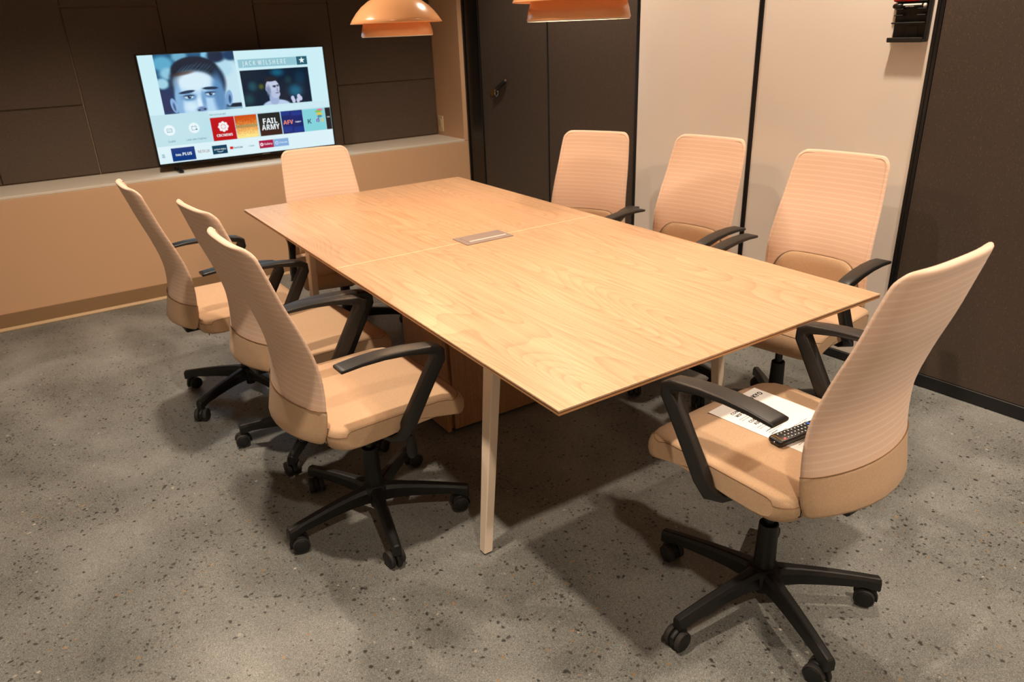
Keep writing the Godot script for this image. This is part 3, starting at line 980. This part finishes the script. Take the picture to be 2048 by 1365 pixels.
# -------------------------------------------------------------------- television
func ell(img: Image, cx: float, cy: float, rx: float, ry: float, c: Color, soft := 0.15, tilt := 0.0) -> void:
	# a soft-edged ellipse, in fractions of the picture's height
	var s := img.get_height()
	var r := maxf(rx, ry) * (1.0 + soft) + 0.01
	for y in range(maxi(0, int((cy - r) * s)), mini(img.get_height(), int((cy + r) * s) + 1)):
		for x in range(maxi(0, int((cx - r) * s)), mini(img.get_width(), int((cx + r) * s) + 1)):
			var dx := (x + 0.5) / s - cx
			var dy := (y + 0.5) / s - cy
			var u := (dx * cos(tilt) + dy * sin(tilt)) / rx
			var v := (-dx * sin(tilt) + dy * cos(tilt)) / ry
			var d := sqrt(u * u + v * v)
			var a := (1.0 - smoothstep(1.0 - soft, 1.0 + soft, d)) * c.a
			if a > 0.0:
				img.set_pixel(x, y, img.get_pixel(x, y).lerp(Color(c.r, c.g, c.b), a))

func portrait_close() -> Image:
	# a young man's face close up in cold blue tones, cropped above the mouth
	var img := Image.create(345, 270, false, Image.FORMAT_RGB8)
	img.fill(Color(0.10, 0.34, 0.50))
	for e in [[0.12, 0.15, 0.16, 0.12, Color(0.35, 0.66, 0.80)], [0.20, 0.32, 0.15, 0.10, Color(0.55, 0.78, 0.88)], [0.40, 0.05, 0.12, 0.10, Color(0.42, 0.68, 0.80)], [0.80, 0.06, 0.06, 0.10, Color(0.50, 0.78, 0.90)], [0.06, 0.75, 0.16, 0.28, Color(0.03, 0.18, 0.36)], [1.18, 0.55, 0.26, 0.48, Color(0.78, 0.90, 0.95)], [1.06, 0.28, 0.16, 0.14, Color(0.70, 0.86, 0.93)], [0.98, 0.07, 0.14, 0.10, Color(0.04, 0.14, 0.26)], [1.22, 0.06, 0.12, 0.09, Color(0.05, 0.22, 0.38)], [1.20, 0.93, 0.20, 0.035, Color(0.04, 0.13, 0.20)], [0.06, 0.48, 0.10, 0.09, Color(0.62, 0.82, 0.90)]]:
		ell(img, e[0], e[1], e[2], e[3], e[4], 0.35)
	var skin := Color(0.70, 0.85, 0.96)
	ell(img, 0.175, 0.86, 0.050, 0.13, Color(0.52, 0.68, 0.86), 0.12, -0.15)   # ears
	ell(img, 1.085, 0.80, 0.055, 0.14, Color(0.50, 0.66, 0.84), 0.12, 0.12)
	ell(img, 1.09, 0.82, 0.022, 0.075, Color(0.20, 0.34, 0.52), 0.4, 0.1)
	ell(img, 0.175, 0.88, 0.020, 0.07, Color(0.26, 0.40, 0.58), 0.4, -0.1)
	ell(img, 0.62, 0.50, 0.445, 0.435, Color(0.05, 0.13, 0.22), 0.10)           # hair
	ell(img, 0.60, 0.28, 0.37, 0.22, Color(0.05, 0.12, 0.20), 0.08)
	ell(img, 0.615, 0.82, 0.395, 0.50, skin, 0.07)                               # face
	ell(img, 0.56, 0.47, 0.30, 0.17, Color(0.84, 0.93, 0.98), 0.35)              # forehead
	ell(img, 0.93, 0.74, 0.10, 0.36, Color(0.36, 0.55, 0.74), 0.5)              # shaded temple and jaw
	ell(img, 0.27, 0.80, 0.06, 0.34, Color(0.52, 0.70, 0.86), 0.5)
	for k in 26:                                                                 # combed strands
		ell(img, 0.36 + k * 0.020, 0.22 + absf(k - 13.0) * 0.004 + 0.02 * sin(k * 2.3), 0.004, 0.09, Color(0.40, 0.56, 0.66, 0.35), 0.6, 0.85)
	ell(img, 0.40, 0.33, 0.17, 0.028, Color(0.30, 0.16, 0.13, 0.6), 0.5, -0.12)
	for e in [[0.415, 0.645, -0.12], [0.80, 0.605, 0.02]]:                       # brows
		ell(img, e[0], e[1], 0.125, 0.026, Color(0.10, 0.20, 0.31), 0.25, e[2])
	for e in [[0.435, 0.735], [0.785, 0.705]]:                                   # eyes
		ell(img, e[0], e[1], 0.115, 0.062, Color(0.36, 0.53, 0.71), 0.5)
		ell(img, e[0], e[1], 0.074, 0.026, Color(0.74, 0.86, 0.94), 0.25)
		ell(img, e[0] + 0.005, e[1] - 0.003, 0.029, 0.029, Color(0.08, 0.20, 0.32), 0.2)
		ell(img, e[0] + 0.018, e[1] - 0.012, 0.008, 0.008, Color(0.92, 0.97, 1.0), 0.2)
		ell(img, e[0], e[1] - 0.026, 0.086, 0.012, Color(0.12, 0.22, 0.34), 0.4)
	ell(img, 0.665, 0.80, 0.034, 0.15, Color(0.45, 0.63, 0.80), 0.7)             # nose
	ell(img, 0.585, 0.86, 0.034, 0.12, Color(0.86, 0.94, 0.99), 0.6)
	ell(img, 0.600, 0.955, 0.085, 0.045, Color(0.40, 0.52, 0.70), 0.4)
	ell(img, 0.555, 0.968, 0.022, 0.014, Color(0.10, 0.16, 0.28), 0.3)
	ell(img, 0.655, 0.958, 0.022, 0.014, Color(0.10, 0.16, 0.28), 0.3)
	ell(img, 0.44, 0.90, 0.10, 0.08, Color(0.82, 0.92, 0.98), 0.7)
	return img

func portrait_far() -> Image:
	# a man looking aside before a dark stand, hand raised
	var img := Image.create(330, 195, false, Image.FORMAT_RGB8)
	img.fill(Color(0.02, 0.12, 0.20))
	for e in [[0.25, 0.45, 0.10, 0.12, Color(0.10, 0.30, 0.36)], [0.46, 0.47, 0.06, 0.07, Color(0.32, 0.36, 0.16)], [0.90, 0.10, 0.14, 0.10, Color(0.06, 0.36, 0.48)], [1.30, 0.65, 0.16, 0.16, Color(0.05, 0.38, 0.50)], [1.45, 0.30, 0.12, 0.18, Color(0.03, 0.20, 0.30)], [0.12, 0.80, 0.12, 0.14, Color(0.08, 0.26, 0.30)], [1.15, 0.33, 0.08, 0.10, Color(0.08, 0.22, 0.26)]]:
		ell(img, e[0], e[1], e[2], e[3], e[4], 0.8)
	ell(img, 0.78, 1.06, 0.36, 0.20, Color(0.72, 0.80, 0.92), 0.10)              # shoulders
	ell(img, 0.74, 0.82, 0.12, 0.20, Color(0.62, 0.70, 0.84), 0.12)
	ell(img, 0.72, 0.44, 0.185, 0.25, Color(0.12, 0.14, 0.18), 0.10, -0.05)      # hair
	ell(img, 0.735, 0.52, 0.170, 0.235, Color(0.76, 0.80, 0.90), 0.08, -0.08)
	ell(img, 0.79, 0.70, 0.110, 0.12, Color(0.72, 0.77, 0.88), 0.12)
	ell(img, 0.58, 0.55, 0.030, 0.06, Color(0.58, 0.62, 0.74), 0.2)              # ear
	ell(img, 0.63, 0.60, 0.05, 0.14, Color(0.50, 0.55, 0.68), 0.7)
	ell(img, 0.78, 0.475, 0.050, 0.016, Color(0.10, 0.12, 0.18), 0.4, -0.1)
	ell(img, 0.865, 0.460, 0.030, 0.014, Color(0.10, 0.12, 0.18), 0.4)
	ell(img, 0.785, 0.505, 0.034, 0.016, Color(0.24, 0.28, 0.40), 0.5)
	ell(img, 0.865, 0.490, 0.022, 0.014, Color(0.24, 0.28, 0.40), 0.5)
	ell(img, 0.845, 0.585, 0.020, 0.06, Color(0.56, 0.60, 0.72), 0.6)
	ell(img, 0.835, 0.675, 0.045, 0.014, Color(0.40, 0.36, 0.46), 0.4, -0.12)
	ell(img, 0.74, 0.29, 0.15, 0.055, Color(0.12, 0.14, 0.18), 0.25, -0.12)
	for e in [[1.20, 0.86], [1.36, 0.82], [1.40, 0.88], [1.33, 0.93], [1.22, 0.93]]:
		ell(img, e[0], e[1], 0.045, 0.07, Color(0.78, 0.80, 0.92), 0.2)
	return img

func television() -> void:
	var z := -2.655
	var t := thing("television", "flat television showing a bright blue menu screen, standing on the ledge", "television", Vector3(-0.209, 0.767, z))
	var W := 1.178
	var H := 0.668
	var base := 0.042
	part("cabinet", box(Vector3(W, H, 0.035), 0.004), mats["tv_bezel"], t, Vector3(0, base + H / 2, -0.0205))
	part("rear_cover", box(Vector3(W * 0.8, H * 0.62, 0.03), 0.008), mats["tv_bezel"], t, Vector3(0, base + H * 0.40, -0.05))
	for s in [-1, 1]:
		part("front_bezel", box(Vector3(0.009, H, 0.010), 0.002), mats["tv_bezel"], t, Vector3(s * (W / 2 - 0.0045), base + H / 2, 0.001))
	part("front_bezel", box(Vector3(W, 0.009, 0.010), 0.002), mats["tv_bezel"], t, Vector3(0, base + H - 0.0045, 0.001))
	part("front_bezel", box(Vector3(W, 0.014, 0.010), 0.002), mats["tv_bezel"], t, Vector3(0, base + 0.007, 0.001))
	for s in [-1, 1]:
		var x := -0.478 if s < 0 else 0.46
		var st := begin()
		add_box(st, Vector3(x, 0.026, -0.004), Vector3(0.026, 0.040, 0.024), 0.005)
		add_box(st, Vector3(x, 0.011, 0.010), Vector3(0.030, 0.022, 0.17), 0.007)
		part("foot", done(st), mats["tv_bezel"], t)
	part("badge", box(Vector3(0.05, 0.005, 0.002), 0.0005), mats["chrome"], t, Vector3(0.09, base + 0.0065, 0.0065))
	# the picture
	var w := 1024
	var h := 576
	var img := Image.create(w, h, false, Image.FORMAT_RGB8)
	img.fill(Color(0.80, 0.935, 0.965))
	var put := func(u0: float, v0: float, u1: float, v1: float, c: Color) -> void:
		img.fill_rect(Rect2i(int(u0 * w), int(v0 * h), int((u1 - u0) * w) + 1, int((v1 - v0) * h) + 1), c)
	var a := portrait_close()
	a.resize(int(0.414 * w), int(0.543 * h), Image.INTERPOLATE_CUBIC)
	img.blit_rect(a, Rect2i(0, 0, a.get_width(), a.get_height()), Vector2i(int(0.077 * w), 0))
	put.call(0.505, 0.082, 0.834, 0.160, Color(0.57, 0.77, 0.82))
	put.call(0.836, 0.080, 0.898, 0.160, Color(0.13, 0.37, 0.44))
	var b := portrait_far()
	b.resize(int(0.392 * w), int(0.348 * h), Image.INTERPOLATE_CUBIC)
	img.blit_rect(b, Rect2i(0, 0, b.get_width(), b.get_height()), Vector2i(int(0.506 * w), int(0.187 * h)))
	put.call(0.0, 0.540, 0.999, 0.600, Color(0.745, 0.885, 0.925))
	put.call(0.0, 0.600, 0.999, 0.838, Color(0.745, 0.885, 0.925))
	put.call(0.30, 0.545, 0.999, 0.600, Color(0.80, 0.92, 0.955))
	put.call(0.0, 0.838, 0.999, 0.999, Color(0.86, 0.95, 0.975))
	# round menu buttons
	for q in [[0.083, 0.689], [0.211, 0.688]]:
		ell(img, q[0] * 1.7778, q[1], 0.050, 0.050, Color(0.90, 0.965, 0.985), 0.04)
	for q in [[0.070, 0.675, 0.096, 0.677], [0.070, 0.705, 0.096, 0.707], [0.070, 0.675, 0.0715, 0.707], [0.0945, 0.675, 0.096, 0.707], [0.075, 0.688, 0.092, 0.6895], [0.075, 0.697, 0.086, 0.6985], [0.198, 0.673, 0.224, 0.675], [0.198, 0.705, 0.214, 0.707], [0.198, 0.673, 0.1995, 0.707], [0.2225, 0.673, 0.224, 0.692], [0.217, 0.697, 0.226, 0.708], [0.203, 0.665, 0.2045, 0.673], [0.217, 0.665, 0.2185, 0.673]]:
		put.call(q[0], q[1], q[2], q[3], Color(0.22, 0.50, 0.58))
	# programme tiles
	put.call(0.302, 0.610, 0.430, 0.834, Color(0.74, 0.06, 0.10))
	for q in [[0, 0, 0.020], [0, -1, 0.016], [0, 1, 0.016], [-1, 0, 0.016], [1, 0, 0.016], [0.72, 0.72, 0.015], [-0.72, 0.72, 0.015], [0.72, -0.72, 0.015], [-0.72, -0.72, 0.015]]:
		ell(img, 0.366 * 1.7778 + q[0] * 0.036, 0.702 + q[1] * 0.036, q[2], q[2], Color(0.96, 0.95, 0.96), 0.12)
	var r := RandomNumberGenerator.new()
	r.seed = 9
	for i in 26:
		for j in 24:
			var v := j / 24.0
			var c := Color(0.80, 0.30, 0.04).lerp(Color(0.99, 0.90, 0.55), clampf(v * 1.3 - 0.15 + r.randf_range(-0.15, 0.15), 0, 1))
			if j >= 10 and j <= 12:
				c = Color(0.42, 0.33, 0.20) if (i + j) % 2 == 0 else Color(0.86, 0.74, 0.45)
			put.call(0.434 + i * 0.1225 / 26.0, 0.611 + j * 0.222 / 24.0, 0.434 + (i + 1) * 0.1225 / 26.0, 0.611 + (j + 1) * 0.222 / 24.0, c)
	put.call(0.566, 0.610, 0.693, 0.834, Color(0.10, 0.13, 0.14))
	put.call(0.566, 0.74, 0.693, 0.834, Color(0.17, 0.08, 0.08))
	put.call(0.699, 0.608, 0.826, 0.836, Color(0.05, 0.14, 0.42))
	for q in [[0.70, 0.608, 0.75, 0.65], [0.76, 0.615, 0.82, 0.66], [0.70, 0.765, 0.755, 0.82], [0.765, 0.775, 0.824, 0.83]]:
		put.call(q[0], q[1], q[2], q[3], Color(0.07, 0.20, 0.54))
	put.call(0.829, 0.610, 0.963, 0.834, Color(0.52, 0.83, 0.86))
	for q in [[0.935, 0.625, 0.030, 0.012, Color(0.93, 0.45, 0.62)], [0.925, 0.640, 0.035, 0.012, Color(0.55, 0.75, 0.30)], [0.930, 0.668, 0.030, 0.016, Color(0.88, 0.78, 0.30)], [0.930, 0.690, 0.026, 0.012, Color(0.30, 0.55, 0.66)]]:
		ell(img, q[0] * 1.7778, q[1], q[2], q[3], q[4], 0.3)
	put.call(0.966, 0.610, 0.999, 0.834, Color(0.12, 0.12, 0.13))
	# application strip
	put.call(0.069, 0.862, 0.192, 0.988, Color(0.03, 0.22, 0.50))
	put.call(0.285, 0.880, 0.366, 0.964, Color(0.03, 0.25, 0.36))
	put.call(0.381, 0.906, 0.398, 0.932, Color(0.85, 0.12, 0.12))
	put.call(0.548, 0.880, 0.631, 0.957, Color(0.67, 0.08, 0.27))
	put.call(0.632, 0.880, 0.720, 0.957, Color(0.52, 0.68, 0.86))
	for k in 8:
		var an := TAU * k / 8
		ell(img, 0.562 * 1.7778 + cos(an) * 0.012, 0.918 + sin(an) * 0.012, 0.006, 0.006, Color(0.97, 0.9, 0.94), 0.2)
	for k in 24:
		var an := TAU * k / 24
		ell(img, 0.650 * 1.7778 + cos(an) * 0.014, 0.918 + sin(an) * 0.014, 0.003, 0.003, Color(0.90, 0.95, 1.0), 0.2)
	for k in 3:
		put.call(0.018, 0.913 + k * 0.012, 0.032, 0.917 + k * 0.012, Color(0.25, 0.50, 0.56))
	for k in 20:
		var q := -1.0 + k / 9.5
		ell(img, 0.3255 * 1.7778 + q * 0.028, 0.944 - q * q * 0.008, 0.0026, 0.0026, Color(0.88, 0.95, 0.97), 0.3)
	var sm := mat("screen_picture", Color(0, 0, 0), 0.12)
	sm.emission_enabled = true
	sm.emission_operator = BaseMaterial3D.EMISSION_OP_MULTIPLY
	sm.emission = Color.WHITE
	sm.emission_texture = ImageTexture.create_from_image(img)
	sm.emission_energy_multiplier = 0.92
	var sw := W - 0.018
	var sh := H - 0.023
	var q := QuadMesh.new()
	q.size = Vector2(sw, sh)
	var scr := part("screen", q, sm, t, Vector3(0, base + 0.014 + sh / 2, -0.0005))
	var glow := func(key: String, c: Color) -> StandardMaterial3D:
		var m := mat(key, Color(0, 0, 0), 0.3)
		m.emission_enabled = true
		m.emission = c
		m.emission_energy_multiplier = 0.92
		return m
	var white: Material = glow.call("screen_text_white", Color(0.93, 0.97, 0.98))
	var teal: Material = glow.call("screen_text_teal", Color(0.22, 0.50, 0.58))
	var wine: Material = glow.call("screen_text_wine", Color(0.50, 0.14, 0.26))
	var dark: Material = glow.call("screen_text_dark", Color(0.20, 0.30, 0.36))
	var orange: Material = glow.call("screen_text_orange", Color(0.95, 0.55, 0.45))
	var purple: Material = glow.call("screen_text_purple", Color(0.52, 0.22, 0.62))
	var yellow: Material = glow.call("screen_text_yellow", Color(0.93, 0.78, 0.22))
	var say := func(words: String, u: float, v: float, size: float, m: Material, bold: bool, stretch: float) -> void:
		text(words, size, m, scr, Vector3((u - 0.5) * sw, (0.5 - v) * sh, 0.0006), Vector3.ZERO, bold, "screen_text", 0.0003, stretch)
	say.call("J A C K  W I L S H E R E", 0.652, 0.121, 0.028, white, false, 0.78)
	say.call("Recommandé", 0.347, 0.580, 0.0125, teal, false, 1.0)
	say.call("Guide", 0.083, 0.795, 0.0125, teal, false, 1.0)
	say.call("Liste des chaînes", 0.212, 0.795, 0.0125, teal, false, 1.0)
	say.call("CBCNEWS", 0.366, 0.785, 0.0165, white, true, 1.0)
	say.call("FAIL", 0.630, 0.690, 0.036, white, true, 1.0)
	say.call("ARMY", 0.630, 0.752, 0.036, white, true, 0.9)
	say.call("AFV", 0.736, 0.722, 0.028, orange, true, 1.0)
	say.call("FAMILY", 0.795, 0.726, 0.0085, white, true, 1.0)
	say.call("K", 0.862, 0.735, 0.032, dark, true, 1.15)
	say.call("d", 0.915, 0.728, 0.030, purple, true, 1.1)
	say.call("s", 0.943, 0.728, 0.030, yellow, true, 1.1)
	say.call("tou", 0.983, 0.705, 0.010, white, false, 1.0)
	say.call("tou.", 0.104, 0.927, 0.0155, white, true, 1.0)
	say.call("PLUS", 0.148, 0.925, 0.019, white, true, 1.0)
	say.call("NETFLIX", 0.237, 0.921, 0.017, wine, false, 0.9)
	say.call("prime video", 0.3255, 0.917, 0.0105, white, false, 1.0)
	say.call("YouTube", 0.426, 0.919, 0.013, dark, true, 0.85)
	say.call("crave", 0.502, 0.918, 0.012, teal, false, 1.0)
	say.call("Gallery", 0.600, 0.918, 0.0135, white, false, 1.0)
	say.call("Internet", 0.688, 0.918, 0.0115, white, false, 1.0)
	# the star
	var st := begin()
	var pts := []
	for k in 10:
		var an := -PI / 2 + TAU * k / 10
		var rr := 0.021 if k % 2 == 0 else 0.0085
		pts.append(Vector3(cos(an) * rr, -sin(an) * rr, 0))
	for k in 10:
		poly(st, [Vector3.ZERO, pts[k], pts[(k + 1) % 10]], Vector3(0, 0, -1))
	part("screen_star", done(st), white, scr, Vector3((0.867 - 0.5) * sw, (0.5 - 0.119) * sh, 0.0006))
	var l := AreaLight3D.new()
	l.name = "screen_light"
	l.area_size = Vector2(sw, sh)
	l.light_color = Color(0.72, 0.90, 1.0)
	l.light_energy = 0.12
	l.area_range = 12.0
	l.shadow_enabled = true
	t.add_child(l)
	l.position = Vector3(0, base + 0.014 + sh / 2, 0.012)
	l.rotation.y = PI

# -------------------------------------------------------------------- small things on the walls
func small_things() -> void:
	# switch on the return wall of the alcove
	var s := thing("light_switch", "ivory light switch plate in the alcove side wall", "switch", Vector3(1.350, 0.857, -2.862), -PI / 2)
	part("plate", box(Vector3(0.075, 0.118, 0.007), 0.002), mats["ivory_plastic"], s, Vector3(0, 0, 0.0035))
	var ro := part("rocker", box(Vector3(0.034, 0.068, 0.006), 0.001), mats["ivory_rocker"], s, Vector3(0, 0, 0.0085), Vector3(0.05, 0, 0))
	part("rocker_split", box(Vector3(0.034, 0.001, 0.001), 0.0), mats["plate_groove"], ro, Vector3(0, 0, 0.0032))
	# lock on the fabric panel
	var k := thing("panel_latch", "small black and brass latch with a ring on the dark fabric panel", "latch")
	on_partition(k, 0.40, 1.140, 0.0)
	part("plate", box(Vector3(0.075, 0.034, 0.005), 0.0015), mats["brass"], k, Vector3(-0.045, -0.016, 0.0026), Vector3(0, 0, 0.45))
	var hnd := part("grip", lathe([[0.0, -0.062], [0.012, -0.062], [0.014, -0.056], [0.014, 0.056], [0.012, 0.062], [0.0, 0.062]], 16), mats["holder_black"], k, Vector3(0.072, 0.036, 0.020), Vector3(0, 0, -1.08))
	part("end_cap", lathe([[0.0, 0.0], [0.010, 0.0], [0.010, 0.006], [0.0, 0.008]], 16), mats["plate_groove"], hnd, Vector3(0, 0.062, 0))
	var st := begin()
	var ring := []
	for j in 20:
		ring.append(Vector3(cos(TAU * j / 20) * 0.020, sin(TAU * j / 20) * 0.024, 0))
	add_tube(st, ring, 0.0045, 8, true)
	part("ring", done(st), mats["chrome"], k, Vector3(0.004, -0.016, 0.012))
	# marker rack
	var h := thing("marker_rack", "black plastic marker rack stuck on the whiteboard", "rack")
	on_partition(h, 3.262, 1.435, 0.0)
	part("back_plate", box(Vector3(0.142, 0.235, 0.008), 0.003), mats["holder_black"], h, Vector3(0, 0.1185, 0.0045))
	part("side_rib", box(Vector3(0.012, 0.235, 0.022), 0.003), mats["holder_black"], h, Vector3(0.066, 0.1185, 0.012))
	part("tray", box(Vector3(0.142, 0.010, 0.050), 0.003), mats["holder_black"], h, Vector3(0, 0.005, 0.026))
	part("tray_lip", box(Vector3(0.142, 0.012, 0.006), 0.002), mats["holder_black"], h, Vector3(0, 0.012, 0.048))
	part("shelf", box(Vector3(0.134, 0.006, 0.030), 0.002), mats["holder_black"], h, Vector3(-0.004, 0.071, 0.020))
	part("label_recess", box(Vector3(0.046, 0.044, 0.003), 0.001), mats["black_trim"], h, Vector3(0.004, 0.038, 0.0095))
	for yy in [0.099, 0.122, 0.150, 0.174]:
		for x in [-0.048, 0.042]:
			part("prong", box(Vector3(0.034, 0.005, 0.026), 0.0018), mats["holder_black"], h, Vector3(x, yy, 0.019))
	for e in [[0.1335, "marker_black", "black dry-erase marker with a white stripe in the rack"], [0.1580, "marker_red", "red dry-erase marker in the rack"], [0.1815, "marker_black", "plain black dry-erase marker at the rack's top"]]:
		var mk := thing("dry_erase_marker", e[2], "marker")
		on_partition(mk, 3.253, 1.435 + e[0], 0.0245)
		part("barrel", lathe([[0.0, -0.030], [0.0088, -0.030], [0.0088, 0.055], [0.0, 0.055]], 18), mats[e[1]], mk, Vector3.ZERO, Vector3(0, 0, -PI / 2))
		part("cap", lathe([[0.0, -0.066], [0.0075, -0.066], [0.0095, -0.062], [0.0098, -0.030], [0.0, -0.030]], 18), mats[e[1]], mk, Vector3.ZERO, Vector3(0, 0, -PI / 2))
		part("end_plug", lathe([[0.0, 0.055], [0.0082, 0.055], [0.0078, 0.064], [0.0, 0.065]], 18), mats["marker_white" if e[1] != "marker_red" else "marker_red"], mk, Vector3.ZERO, Vector3(0, 0, -PI / 2))
		if e[0] < 0.14:
			part("stripe", box(Vector3(0.072, 0.006, 0.0012), 0.0003), mats["marker_white"], mk, Vector3(0.012, 0.0042, 0.0077), Vector3(-0.5, 0, 0))
			text("ARTEZA", 0.0048, mats["print_white"], mk, Vector3(0.002, -0.0022, 0.00862), Vector3(0.25, 0, 0), true, "lettering", 0.0003, 1.5)
